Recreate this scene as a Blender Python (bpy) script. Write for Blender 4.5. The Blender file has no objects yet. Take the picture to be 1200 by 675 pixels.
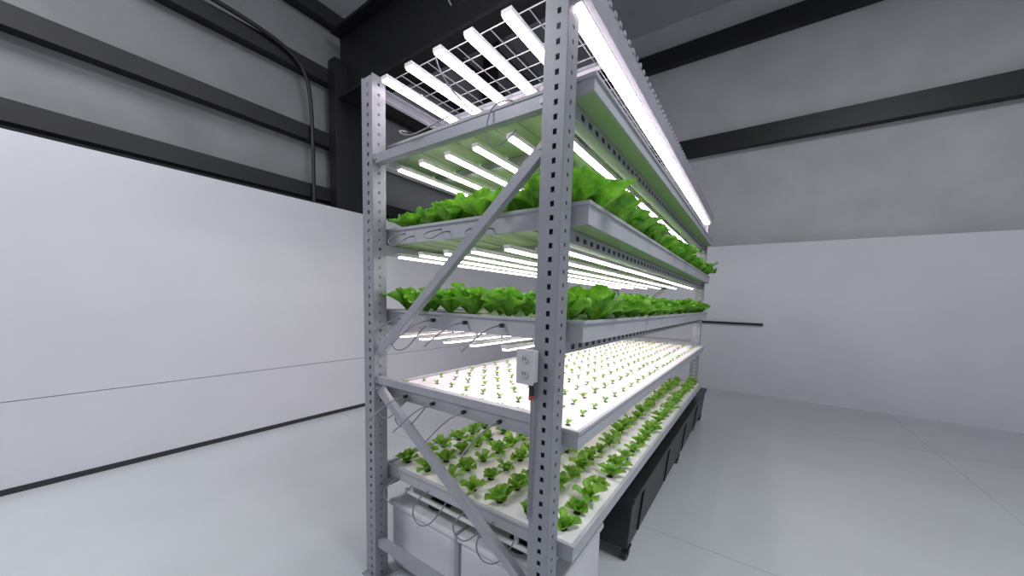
import bpy, math, random
import numpy as np
from mathutils import Vector, Matrix
random.seed(4)
scene=bpy.context.scene
COL=scene.collection
# ------------------------------------------------------------ materials
def mat(name,col,rough=.5,metal=0,noise=0,nscale=8,bump=0,emit=None,es=0):
    m=bpy.data.materials.new(name);m.use_nodes=True
    nt=m.node_tree;b=nt.nodes['Principled BSDF']
    b.inputs['Base Color'].default_value=(*col,1);b.inputs['Roughness'].default_value=rough
    b.inputs['Metallic'].default_value=metal
    if noise or bump:
        tc=nt.nodes.new('ShaderNodeTexCoord');n=nt.nodes.new('ShaderNodeTexNoise')
        n.inputs['Scale'].default_value=nscale;n.inputs['Detail'].default_value=4
        nt.links.new(tc.outputs['Object'],n.inputs['Vector'])
        if noise:
            r=nt.nodes.new('ShaderNodeValToRGB')
            r.color_ramp.elements[0].position=.3;r.color_ramp.elements[1].position=.7
            r.color_ramp.elements[0].color=(*[c*(1-noise) for c in col],1)
            r.color_ramp.elements[1].color=(*[min(1,c*(1+noise)) for c in col],1)
            nt.links.new(n.outputs['Fac'],r.inputs['Fac']);nt.links.new(r.outputs['Color'],b.inputs['Base Color'])
        if bump:
            bp=nt.nodes.new('ShaderNodeBump');bp.inputs['Strength'].default_value=bump
            nt.links.new(n.outputs['Fac'],bp.inputs['Height']);nt.links.new(bp.outputs['Normal'],b.inputs['Normal'])
    if emit:
        b.inputs['Emission Color'].default_value=(*emit,1);b.inputs['Emission Strength'].default_value=es
    return m
M_steel=mat('rack_grey_paint',(.27,.28,.31),.42,.2,.06,12)
M_beam=mat('beam_grey_paint',(.34,.35,.39),.4,.2,.06,12)
M_tray=mat('tray_plastic',(.42,.43,.46),.45,0,.04,6)
M_pan_bounce=mat('tray_underside_green_bounce',(.35,.45,.26),.5,0,.05,5)  # green of light bounced off the lettuce, put into the underside colour
M_board=mat('raft_board_white',(.80,.77,.79),.5,0,.02,10)
M_black=mat('black_plastic',(.012,.012,.014),.42,0,.2,20)
M_dark=mat('dark_recess',(.03,.03,.035),.8)
M_hole=mat('net_cup_dark',(.03,.025,.02),.8)
M_white=mat('white_plastic',(.72,.72,.74),.35,0,.02,4)
M_box=mat('outlet_plastic',(.50,.50,.52),.4,0,.02,4)
M_tank=mat('reservoir_white',(.66,.66,.70),.4,0,.03,4)
M_tube=mat('tube_grey',(.20,.20,.23),.35)
M_wire=mat('galvanised_wire',(.38,.38,.40),.4,.5)
M_wall=mat('partition_white',(.64,.64,.69),.35,0,.03,1.2)
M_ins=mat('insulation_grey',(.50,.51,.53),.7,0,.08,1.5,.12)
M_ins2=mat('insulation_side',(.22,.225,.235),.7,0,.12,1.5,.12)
M_ceil=mat('ceiling_insulation',(.42,.43,.45),.8,0,.1,1)
M_blk=mat('black_steel',(.008,.008,.010),.5,0,.2,4)
M_blue=mat('label_red',(.35,.05,.04),.5)
def led(name,s,c):
    return mat(name,(.9,.9,.9),.4,emit=c,es=s)
def leafmat(name,c1,c2,trans=.35):
    m=bpy.data.materials.new(name);m.use_nodes=True;nt=m.node_tree
    b=nt.nodes['Principled BSDF'];out=nt.nodes['Material Output']
    tc=nt.nodes.new('ShaderNodeTexCoord');n=nt.nodes.new('ShaderNodeTexNoise');n.inputs['Scale'].default_value=22
    n.inputs['Detail'].default_value=5
    r=nt.nodes.new('ShaderNodeValToRGB');r.color_ramp.elements[0].position=.32;r.color_ramp.elements[1].position=.68
    r.color_ramp.elements[0].color=(*c1,1);r.color_ramp.elements[1].color=(*c2,1)
    nt.links.new(tc.outputs['Object'],n.inputs['Vector']);nt.links.new(n.outputs['Fac'],r.inputs['Fac'])
    nt.links.new(r.outputs['Color'],b.inputs['Base Color']);b.inputs['Roughness'].default_value=.36
    n2=nt.nodes.new('ShaderNodeTexNoise');n2.inputs['Scale'].default_value=60
    nt.links.new(tc.outputs['Object'],n2.inputs['Vector'])
    bp=nt.nodes.new('ShaderNodeBump');bp.inputs['Strength'].default_value=.35;bp.inputs['Distance'].default_value=.01
    nt.links.new(n2.outputs['Fac'],bp.inputs['Height']);nt.links.new(bp.outputs['Normal'],b.inputs['Normal'])
    t=nt.nodes.new('ShaderNodeBsdfTranslucent');nt.links.new(r.outputs['Color'],t.inputs['Color'])
    mx=nt.nodes.new('ShaderNodeMixShader');mx.inputs[0].default_value=trans
    nt.links.new(b.outputs[0],mx.inputs[1]);nt.links.new(t.outputs[0],mx.inputs[2]);nt.links.new(mx.outputs[0],out.inputs['Surface'])
    return m
M_leaf=leafmat('lettuce_leaf',(.07,.29,.010),(.27,.60,.05),.40)
M_leaf2=leafmat('young_lettuce_leaf',(.12,.33,.025),(.32,.58,.07))
# ------------------------------------------------------------ mesh helper
class MB:
    def __init__(s): s.v=[];s.f=[];s.m=[]
    def quadbox(s,P,mi=0):
        n=len(s.v);s.v+=[tuple(p) for p in P]
        for f in((0,3,2,1),(4,5,6,7),(0,1,5,4),(1,2,6,5),(2,3,7,6),(3,0,4,7)):
            s.f.append(tuple(n+i for i in f));s.m.append(mi)
    def box(s,x0,x1,y0,y1,z0,z1,mi=0):
        s.quadbox([(x0,y0,z0),(x1,y0,z0),(x1,y1,z0),(x0,y1,z0),(x0,y0,z1),(x1,y0,z1),(x1,y1,z1),(x0,y1,z1)],mi)
    def bar(s,p0,p1,a,w,h,off=(0,0),mi=0):
        p0=Vector(p0);p1=Vector(p1);d=(p1-p0).normalized();a=Vector(a);a=(a-d*a.dot(d)).normalized();b=d.cross(a)
        o=a*off[0]+b*off[1]
        P=[]
        for q in(p0,p1):
            for i,j in((-1,-1),(1,-1),(1,1),(-1,1)): P.append(q+o+a*(w/2*i)+b*(h/2*j))
        s.quadbox(P,mi)
    def channel(s,p0,p1,a,depth,h,t=.004,mi=0):
        s.bar(p0,p1,a,t,h,(depth/2,0),mi)
        s.bar(p0,p1,a,depth,t,(0,h/2),mi);s.bar(p0,p1,a,depth,t,(0,-h/2),mi)
    def cyl(s,c,ax,r,L,n=16,mi=0,r2=None):
        c=Vector(c);ax=Vector(ax).normalized();r2=r if r2 is None else r2
        u=ax.orthogonal().normalized();w=ax.cross(u);k=len(s.v)
        for q,rr in((c-ax*L/2,r),(c+ax*L/2,r2)):
            for i in range(n):
                t=2*math.pi*i/n;s.v.append(tuple(q+u*rr*math.cos(t)+w*rr*math.sin(t)))
        for i in range(n):
            j=(i+1)%n;s.f.append((k+i,k+j,k+n+j,k+n+i));s.m.append(mi)
        s.f.append(tuple(k+i for i in reversed(range(n))));s.m.append(mi)
        s.f.append(tuple(k+n+i for i in range(n)));s.m.append(mi)
    def plate(s,o,u,v,W,holes,vc,mi=0):
        o=Vector(o);u=Vector(u);v=Vector(v)
        us=[0]+[x for h in holes for x in h]+[W]
        vs=[0]
        for a,b in vc: vs+=[a,b]
        vs.append(vc[-1][1]+(vc[-1][0]-vc[-2][1]))
        k=len(s.v);nu=len(us)
        for y in vs:
            for x in us: s.v.append(tuple(o+u*x+v*y))
        for j in range(len(vs)-1):
            for i in range(nu-1):
                if i%2==1 and j%2==1: continue
                a=k+j*nu+i;s.f.append((a,a+1,a+nu+1,a+nu));s.m.append(mi)
    def obj(s,name,mats,parent=None,smooth=False,bevel=0,solid=0):
        me=bpy.data.meshes.new(name);me.from_pydata(s.v,[],s.f)
        for m in mats: me.materials.append(m)
        me.polygons.foreach_set('material_index',s.m)
        if smooth: me.polygons.foreach_set('use_smooth',[True]*len(s.f))
        me.update()
        o=bpy.data.objects.new(name,me);COL.objects.link(o)
        if parent: o.parent=parent
        if solid:
            q=o.modifiers.new('solid','SOLIDIFY');q.thickness=solid;q.offset=0
        if bevel:
            q=o.modifiers.new('bevel','BEVEL');q.width=bevel;q.segments=2;q.limit_method='ANGLE'
        return o
def empty(name):
    e=bpy.data.objects.new(name,None);COL.objects.link(e);return e
def tube(name,pts_list,r,m,parent=None):
    cu=bpy.data.curves.new(name,'CURVE');cu.dimensions='3D';cu.bevel_depth=r;cu.bevel_resolution=2;cu.resolution_u=8
    for pts in pts_list:
        sp=cu.splines.new('NURBS');sp.points.add(len(pts)-1)
        for i,p in enumerate(pts): sp.points[i].co=(*p,1)
        sp.use_endpoint_u=True;sp.order_u=min(4,len(pts))
    cu.materials.append(m)
    o=bpy.data.objects.new(name,cu);COL.objects.link(o)
    if parent:o.parent=parent
    return o
# ------------------------------------------------------------ dimensions
YE=4.11
H=2.82
TX0,TX1=-1.18,.06
TY0,TY1=.11,4.0
# ------------------------------------------------------------ rack
rack=empty('storage_rack')
def post(name,x0,y0,h):
    m=MB();p=.05;n=int(h/p)
    vcA=[(k*p+.016,k*p+.036) for k in range(n)]
    vcB=[(k*p+.026,k*p+.040) for k in range(n)]
    W,D=.09,.08
    m.plate((x0,y0,0),(1,0,0),(0,0,1),W,[(.046,.062)],vcA)
    m.plate((x0+W,y0,0),(0,1,0),(0,0,1),D,[(.034,.046)],vcB)
    m.plate((x0,y0,0),(0,1,0),(0,0,1),D,[(.034,.046)],vcB)
    m.box(x0,x0+.035,y0+D-.003,y0+D,0,h-.006);m.box(x0+W-.035,x0+W,y0+D-.003,y0+D,0,h-.006)
    m.box(x0-.02,x0+W+.02,y0-.02,y0+D+.02,0.001,.008)
    return m.obj(name,[M_steel],rack,solid=.003)
post('upright_near_right',-.09,0,H+.1);post('upright_near_left',-1.22,0,H)
post('upright_far_right',-.09,YE-.08,H);post('upright_far_left',-1.22,YE-.08,H)
m=MB()
for y,sg in((.03,-1),(YE-.03,1)):
    a=(0,sg,0)
    xl,xr=-1.135,-.085
    for z,hh in((2.40,.045),(1.205,.034),(.23,.045)): m.channel((xl,y,z),(xr,y,z),a,.035,hh)
    m.channel((xl+.02,y,1.36),(xr+.0,y,2.25),a,.03,.042)
    m.channel((xl+.02,y,1.15),(xr+.06,y,.41),a,.03,.042)
m.obj('frame_braces',[M_beam],rack)
m=MB()
for (x,z) in((-1.115,1.36),(-1.115,1.16),(-1.12,1.20),(-.10,1.2),(-.1,2.24),(-1.12,2.4),(-.10,2.4)):
    m.cyl((x,.010,z),(0,1,0),.009,.012,6)
m.obj('brace_bolts',[M_wire],rack)
LV=[('s1',2.44,2.50),('t2',1.965,2.05),('t3',1.515,1.60),('t4',1.085,1.16),('t5',.60,.675)]
m=MB()
for nm,zb,zt in LV:
    for xa,xb in((-.085,-.03),(-1.19,-1.135)):
        m.box(xa,xb,.084,YE-.084,zb-.055,zb-.004,0)
    y=.2
    while y<3.95:
        m.box(-.031,-.0285,y,y+.03,zb-.042,zb-.022,1);y+=.075
    y=.45
    while y<3.9:
        m.box(-1.135,-.085,y,y+.04,zb-.035,zb-.004,0);y+=.6
m.obj('shelf_beams',[M_beam,M_dark],rack)
m=MB()
for x in(.035,):
    m.channel((x,.0,2.765),(x,YE-.09,2.765),(1,0,0),.03,.09)
m.channel((-1.2,.085,2.79),(-1.2,YE-.085,2.79),(-1,0,0),.03,.05)
y=.05
while y<3.95:
    m.box(.049,.056,y,y+.02,2.805,2.825,0);y+=.06
m.box(-1.2,.05,.55,.58,2.815,2.835);m.box(-1.2,.05,3.3,3.33,2.815,2.835)
m.obj('top_rails',[M_beam],rack)
m=MB()
x=-1.14
while x<-.02: m.box(x-.0017,x+.0017,.12,4.0,2.838,2.8415);x+=.1
y=.12
while y<4.0: m.box(-1.17,.02,y-.0017,y+.0017,2.8415,2.845);y+=.1
m.obj('wire_mesh_deck',[M_wire],rack)
# ------------------------------------------------------------ trays
def tray(name,zb,zt,boards=True):
    e=empty(name)
    m=MB();t=.012
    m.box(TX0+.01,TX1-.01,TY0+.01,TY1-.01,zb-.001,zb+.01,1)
    m.box(TX0,TX1,TY0,TY0+t,zb,zt);m.box(TX0,TX1,TY1-t,TY1,zb,zt)
    m.box(TX0,TX0+t,TY0+t,TY1-t,zb,zt);m.box(TX1-t,TX1,TY0+t,TY1-t,zb,zt)
    m.box(TX0-.008,TX1+.008,TY0-.008,TY0,zt-.012,zt+.002);m.box(TX1,TX1+.008,TY0,TY1,zt-.012,zt+.002)
    m.box(TX0-.008,TX0,TY0,TY1,zt-.012,zt+.002);m.box(TX0-.008,TX1+.008,TY1,TY1+.008,zt-.012,zt+.002)
    for k in range(1,10):
        x=TX0+k*(TX1-TX0)/10
        if -.1<x<-.02 or x<-1.12: continue
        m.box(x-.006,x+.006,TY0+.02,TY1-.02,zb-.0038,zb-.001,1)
    m.obj('tray_shell',[M_tray,M_pan_bounce],e,bevel=.003)
    if boards:
        m=MB();n=6;g=.004;w=(TY1-TY0-2*t)/n
        for k in range(n):
            for (xa,xb) in((TX0+t,(TX0+TX1)/2),((TX0+TX1)/2,TX1-t)):
                m.box(xa+g,xb-g,TY0+t+k*w+g,TY0+t+(k+1)*w-g,zb+.011,zt-.010)
        m.obj('raft_boards',[M_board],e,bevel=.003)
    return e
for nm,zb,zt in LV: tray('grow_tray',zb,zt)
# ------------------------------------------------------------ LED bars
PINK=(1,.86,.91)
def leds(name,z,xs,strength,w=.030,y0=.13,y1=3.98,col=PINK):
    e=empty(name);mh=MB();ml=MB()
    for x in xs:
        mh.box(x-w/2-.004,x+w/2+.004,y0,y1,z,z+.018)
        ml.box(x-w/2,x+w/2,y0+.006,y1-.006,z-.008,z-.0005)
        for y in(y0+.25,(y0+y1)/2,y1-.25):
            mh.box(x-.004,x+.004,y-.006,y+.006,z+.018,z+.04)
    mh.obj('led_housing',[M_white],e);ml.obj('led_diffuser',[led(name+'_emit',strength,col)],e)
    return e
leds('led_grow_light',2.79,[-1.07,-.88,-.68,-.49,-.29],8.5,y0=.03,w=.042)
leds('led_grow_light',2.715,[-.01],9.5,w=.06,y0=.05)
leds('led_grow_light',2.375,[-1.08,-.90,-.71,-.53,-.33,-.13],11,col=(1,.93,.90))
leds('led_grow_light',1.90,[-1.08,-.90,-.71,-.53,-.33,-.13],9,col=(1,.93,.90))
leds('led_grow_light',1.45,[-1.08,-.90,-.71,-.53,-.33,-.13],9)
leds('led_grow_light',1.04,[-1.08,-.90,-.71,-.53,-.33,-.13],4.8,y0=.30)
# ------------------------------------------------------------ lettuce
PROF=np.array([[0,.14],[.15,.25],[.35,.55],[.55,.9],[.72,1.],[.88,.90],[1,.50]])
def leaf(rng,L,W,az,th0,curl,cup,ruff,ni=6,nj=4):
    V=[];r=z=0.;ph=rng.random()*6
    for i in range(ni+1):
        t=i/ni;w=W*np.interp(t,PROF[:,0],PROF[:,1])
        th=th0+curl*t*t
        nx,nz=-math.cos(th),math.sin(th)
        for j in range(nj+1):
            s=2*j/nj-1
            off=cup*w*s*s+ruff*W*math.sin(ph+9*t+2*s)*abs(s)*t
            tip=-.10*L*s*s*t*t
            V.append((r+nx*off+math.sin(th)*tip,s*w/2,z+nz*off+math.cos(th)*tip))
        r+=math.sin(th)*L/ni;z+=math.cos(th)*L/ni
    V=np.array(V);c,sn=math.cos(az),math.sin(az)
    V=np.stack([V[:,0]*c-V[:,1]*sn,V[:,0]*sn+V[:,1]*c,V[:,2]],1)
    F=[(i*(nj+1)+j,i*(nj+1)+j+1,(i+1)*(nj+1)+j+1,(i+1)*(nj+1)+j) for i in range(ni) for j in range(nj)]
    return V,F
def plant(rng,kind):
    Vs=[];Fs=[];n=0
    def add(V,F):
        nonlocal n
        Vs.append(V);Fs.extend([tuple(a+n for a in f) for f in F]);n+=len(V)
    if kind=='big':
        for k in range(16):
            u=k/16;az=k*2.4+rng.normal()*.25
            th0=.08+.95*u+rng.normal()*.1
            L=(.125+.055*u)*(1+.14*rng.normal())
            add(*leaf(rng,L,.095+.035*rng.random(),az,th0,1.0*rng.random()+.15,.30,.16,7,6))
    elif kind=='mid':
        for k in range(12):
            u=k/12;az=k*2.4+rng.normal()*.25
            add(*leaf(rng,(.045+.047*u)*(1+.2*rng.normal()),.042+.018*rng.random(),az,.25+1.0*u,.5,.35,.16,5,4))
    else:
        for k in range(4):
            az=k*1.57+rng.normal()*.3
            add(*leaf(rng,.026*(1+.3*rng.random()),.016,az,.7,.7,.3,.05,3,2))
    return np.concatenate(Vs),Fs
def crop(name,kind,xs,ys,z,m,seed,jit=.012,smin=.85,smax=1.15,cups=False):
    rng=np.random.default_rng(seed)
    T=[plant(rng,kind) for _ in range(9)]
    V=[];F=[];n=0;cp=MB()
    for x in xs:
        for y in ys:
            Vt,Ft=T[rng.integers(9)];a=rng.random()*6.28;s=smin+(smax-smin)*rng.random()
            c,sn=math.cos(a),math.sin(a);xx=x+rng.normal()*jit*.5;yy=y+rng.normal()*jit*.5
            P=np.stack([(Vt[:,0]*c-Vt[:,1]*sn)*s+xx,(Vt[:,0]*sn+Vt[:,1]*c)*s+yy,Vt[:,2]*s+z+.002],1)
            V.append(P);F.extend([tuple(q+n for q in f) for f in Ft]);n+=len(P)
            if cups: cp.cyl((x,y,z+.0008),(0,0,1),.019 if kind=='mid' else .011,.0016,10)
    V=np.concatenate(V)
    e=empty(name)
    me=bpy.data.meshes.new('leaves');me.from_pydata(V.tolist(),[],F);me.materials.append(m)
    me.polygons.foreach_set('use_smooth',[True]*len(F));me.update()
    o=bpy.data.objects.new('leaves',me);COL.objects.link(o);o.parent=e
    if cups: cp.obj('net_cups',[M_hole],e)
    return e
xs7=np.linspace(-1.08,-.02,7);ys=np.linspace(.20,3.9,22)
crop('lettuce_bed','big',xs7,ys,2.04,M_leaf,1,smin=.8,smax=1.25,jit=.03)
crop('lettuce_bed','big',xs7,ys,1.59,M_leaf,2,smin=.70,smax=1.02,jit=.03)
crop('young_lettuce_bed','mid',np.linspace(-1.09,-.03,7),np.linspace(.20,3.92,26),.666,M_leaf2,3,smin=.8,smax=1.2,cups=True)
crop('seedling_bed','small',np.linspace(-1.10,-.02,10),np.linspace(.18,3.93,26),1.151,M_leaf2,4,cups=True)
# ------------------------------------------------------------ tubes & wiring
tb=empty('irrigation_tubing')
P=[];tips=MB()
for x in(-.98,-.76,-.54,-.32):
    for z in(1.56,1.12):
        P.append([(x,.13,z),(x,.05,z),(x-.01,.0,z-.01),(x-.03,-.07,z-.06),(x-.04,-.12,z-.10)])
        tips.cyl((x,.092,z),(0,1,0),.010,.02,10)
for x,z,r in((-.98,1.55,.10),(-1.0,2.02,.05),(-.72,2.02,.04),(-.45,2.01,.04),(-.95,1.12,.09),(-1.1,1.12,.08),(-1.05,.62,.07),(-.8,.62,.09),(-.35,.62,.09),(-.5,.63,.07)):
    P.append([(x,.12,z),(x-.02,.05,z-.02),(x-.06,.03,z-r),(x,.02,z-1.7*r),(x+r,.03,z-1.5*r),(x+1.5*r,.06,z-r*.6),(x+1.4*r,.12,z-.02)])
tube('tubes',P,.0036,M_tube,tb);tips.obj('fittings',[M_black],tb,smooth=False)
wr=empty('power_wiring')
tube('wires',[[(-.30,.1,2.50),(-.32,.0,2.47),(-.36,-.01,2.36),(-.33,-.01,2.28),(-.28,.0,2.27),(-.24,.05,2.35)],
 [(-.95,.08,2.52),(-.93,-.01,2.50),(-.85,-.01,2.42),(-.72,-.01,2.44),(-.62,.05,2.50)],
 [(-.70,.04,2.80),(-.66,.0,2.70),(-.55,.0,2.55),(-.5,.08,2.5)],
 [(-.60,.04,2.95),(-.68,.0,3.1),(-.66,.0,3.4),(-.7,.0,3.9)]],.003,M_tube,wr)
ob=empty('outlet_box')
m=MB();m.box(-.135,-.065,-.045,-.004,1.36,1.485);m.obj('box',[M_box],ob,bevel=.006)
m=MB();m.box(-.139,-.061,-.050,-.045,1.355,1.49);m.obj('cover_plate',[M_box],ob,bevel=.003)
m=MB()
m.cyl((-.100,-.051,1.452),(0,1,0),.016,.006,20,0);m.cyl((-.100,-.051,1.395),(0,1,0),.016,.006,20,0)
for z in(1.452,1.395):
    m.box(-.107,-.105,-.0555,-.0538,z-.002,z+.008,1);m.box(-.096,-.094,-.0555,-.0538,z-.002,z+.008,1)
m.obj('sockets',[M_tray,M_dark],ob)
m=MB();m.cyl((-.085,-.02,1.335),(0,0,1),.010,.05,14,0);m.cyl((-.085,-.02,1.30),(0,0,1),.011,.016,14,1);m.obj('cable_gland',[M_black,M_blue],ob)
tube('cable',[[(-.085,-.02,1.31),(-.085,-.015,1.22),(-.085,-.012,1.1),(-.088,-.012,.8)]],.004,M_tube,ob)
# ------------------------------------------------------------ reservoirs
def tank(x0,x1,y0,y1,h):
    e=empty('water_reservoir')
    m=MB();m.box(x0+.01,x1-.01,y0+.01,y1-.01,.002,h-.03);m.obj('tank_body',[M_tank],e,bevel=.03)
    m=MB();m.box(x0,x1,y0,y1,h-.04,h);m.obj('tank_lid',[M_tank],e,bevel=.012)
    m=MB();cx=(x0+x1)/2+.02
    m.cyl((cx,y0+.15,h+.012),(0,0,1),.075,.024,28,0,.07);m.box(cx-.05,cx+.05,y0+.142,y0+.158,h+.024,h+.034)
    m.obj('fill_cap',[M_black],e,bevel=.003)
tank(-1.19,-.625,.13,.72,.43);tank(-.61,-.02,.13,.72,.43)
m=MB()
m.cyl((-.56,.16,.515),(1,0,0),.014,1.0,14)
for x in(-.25,-1.0): m.cyl((x,.16,.56),(0,0,1),.012,.078,12)
m.obj('drain_pipe',[M_white],None,smooth=False)
# ------------------------------------------------------------ black bin on casters
bd=empty('black_storage_cart')
m=MB()
a0,a1,b0,b1=-.33,.06,1.0,4.65
zb,zt=.09,.46
P=[(a0+.03,b0+.03,zb),(a1-.03,b0+.03,zb),(a1-.03,b1-.03,zb),(a0+.03,b1-.03,zb),(a0,b0,zt),(a1,b0,zt),(a1,b1,zt),(a0,b1,zt)]
m.quadbox(P);m.box(a0-.012,a1+.012,b0-.012,b1+.012,zt-.03,zt+.008)
y=b0+.25
while y<b1-.1:
    m.quadbox([(a1-.03,y,zb+.02),(a1-.018,y,zb+.02),(a1-.018,y+.03,zb+.02),(a1-.03,y+.03,zb+.02),(a1-.002,y,zt-.04),(a1+.010,y,zt-.04),(a1+.010,y+.03,zt-.04),(a1-.002,y+.03,zt-.04)]);y+=.84
m.obj('bin_body',[M_black],bd,bevel=.008)
m=MB()
for x in(a0+.06,a1-.05):
    for y in(b0+.08,(b0+b1)/2,b1-.08):
        m.cyl((x,y,.042),(1,0,0),.041,.03,20);m.box(x-.022,x-.017,y-.02,y+.02,.04,.092);m.box(x+.017,x+.022,y-.02,y+.02,.04,.092)
        m.box(x-.03,x+.03,y-.03,y+.03,.088,.094)
m.obj('casters',[M_black],bd)
# ------------------------------------------------------------ room
def simple(name,b,m,bevel=0):
    q=MB();q.box(*b);return q.obj(name,[m],None,bevel=bevel)
fm=bpy.data.materials.new('floor_epoxy');fm.use_nodes=True;nt=fm.node_tree;b=nt.nodes['Principled BSDF']
tc=nt.nodes.new('ShaderNodeTexCoord');mp=nt.nodes.new('ShaderNodeMapping');mp.inputs['Location'].default_value=(1.1,-1.5,0)
br=nt.nodes.new('ShaderNodeTexBrick');br.offset=0;br.inputs['Scale'].default_value=1;br.inputs['Brick Width'].default_value=3.6;br.inputs['Row Height'].default_value=3.6
br.inputs['Mortar Size'].default_value=.004;br.inputs['Color1'].default_value=(.52,.55,.57,1);br.inputs['Color2'].default_value=(.52,.55,.57,1);br.inputs['Mortar'].default_value=(.36,.38,.40,1)
nz=nt.nodes.new('ShaderNodeTexNoise');nz.inputs['Scale'].default_value=1.3;nz.inputs['Detail'].default_value=5
mr=nt.nodes.new('ShaderNodeMapRange');mr.inputs[3].default_value=.9;mr.inputs[4].default_value=1.08
mx=nt.nodes.new('ShaderNodeVectorMath');mx.operation='MULTIPLY'
L=nt.links.new
L(tc.outputs['Object'],mp.inputs['Vector']);L(mp.outputs['Vector'],br.inputs['Vector']);L(tc.outputs['Object'],nz.inputs['Vector'])
L(nz.outputs['Fac'],mr.inputs[0]);L(br.outputs['Color'],mx.inputs[0]);L(mr.outputs[0],mx.inputs[1]);L(mx.outputs[0],b.inputs['Base Color'])
b.inputs['Roughness'].default_value=.25
simple('floor',(-4.8,5,-3.5,7.6,-.1,0),fm)
simple('ceiling',(-4.8,5,-3.5,7.6,7.7,7.8),M_ceil)
q=MB();q.box(-4.35,-4.25,-3.5,7.0,.05,.752);q.box(-4.35,-4.25,-3.5,7.0,.758,2.87);q.box(-4.34,-4.26,-3.5,7.0,.7,.8,1)
q.obj('wall_left',[M_wall,M_dark])
simple('baseboard_left',(-4.33,-4.245,-3.5,7.0,0,.05),M_dark)
q=MB();q.box(-4.25,4.9,7.0,7.1,.0,2.87);q.obj('wall_far',[M_wall])
simple('trim_1',(-.9,.7,6.96,7.0,1.34,1.385),M_dark)
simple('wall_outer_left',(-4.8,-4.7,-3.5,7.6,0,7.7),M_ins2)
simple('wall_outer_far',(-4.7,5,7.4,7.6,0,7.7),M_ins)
simple('wall_right',(4.9,5,-3.5,7.4,0,7.7),M_wall)
sf=empty('building_steel_frame')
q=MB()
for z in(3.1,3.85,4.7,5.5,6.3,7.1): q.box(-4.7,-4.55,-3.4,7.3,z-.09,z+.09)
for z in(4.97,6.94): q.box(-4.6,4.8,7.22,7.38,z-.17,z+.17)
q.box(-4.55,-4.38,1.6,2.0,0,4.9)
q.box(-4.55,-4.38,4.9,5.2,0,7.6)
for y in(1.8,):
    q.box(-4.55,4.8,y-.02,y+.02,4.4,5.3);q.box(-4.55,4.8,y-.16,y+.16,4.38,4.42);q.box(-4.55,4.8,y-.16,y+.16,5.28,5.32)
q.obj('frame_members',[M_blk],sf)
cd2=empty('conduit')
tube('pipe',[[(-4.5,1.35,2.9),(-4.5,1.35,4.0),(-4.5,1.35,4.6),(-4.5,1.0,4.8),(-4.5,.2,4.85),(-4.5,-3,4.85)]],.025,M_blk,cd2)
# ------------------------------------------------------------ lights
def area(name,loc,size,power,rot=(0,0,0),col=(1,1,1)):
    l=bpy.data.lights.new(name,'AREA');l.shape='RECTANGLE';l.size=size[0];l.size_y=size[1];l.energy=power;l.color=col
    o=bpy.data.objects.new(name,l);o.location=loc;o.rotation_euler=rot;COL.objects.link(o)
area('ceiling_light',(2.8,.5,7.0),(1.2,3),300,col=(.95,.97,1))
area('ceiling_light',(-2.9,-2.6,5.5),(1.2,1.5),165,col=(.97,.96,1))
w=bpy.data.worlds.new('World');scene.world=w;w.use_nodes=True
w.node_tree.nodes['Background'].inputs[0].default_value=(.8,.82,.9,1);w.node_tree.nodes['Background'].inputs[1].default_value=.42
scene.view_settings.view_transform='Standard'
# ------------------------------------------------------------ camera
yaw,pit,rol=-.601,-.094,.029
fw=Vector((math.sin(yaw)*math.cos(pit),math.cos(yaw)*math.cos(pit),math.sin(pit)))
r=Vector((math.cos(yaw),-math.sin(yaw),0));u=r.cross(fw)
r2=r*math.cos(rol)+u*math.sin(rol);u2=-r*math.sin(rol)+u*math.cos(rol)
cd=bpy.data.cameras.new('camera');cam=bpy.data.objects.new('camera',cd);COL.objects.link(cam)
Mx=Matrix((( r2.x,u2.x,-fw.x,.612),(r2.y,u2.y,-fw.y,-1.158),(r2.z,u2.z,-fw.z,1.669),(0,0,0,1)))
cam.matrix_world=Mx
cd.sensor_fit='HORIZONTAL';cd.sensor_width=36;cd.lens=413.1/1200*36;cd.shift_x=-3.85/1200;cd.shift_y=54.47/1200;cd.clip_start=.02
scene.camera=cam
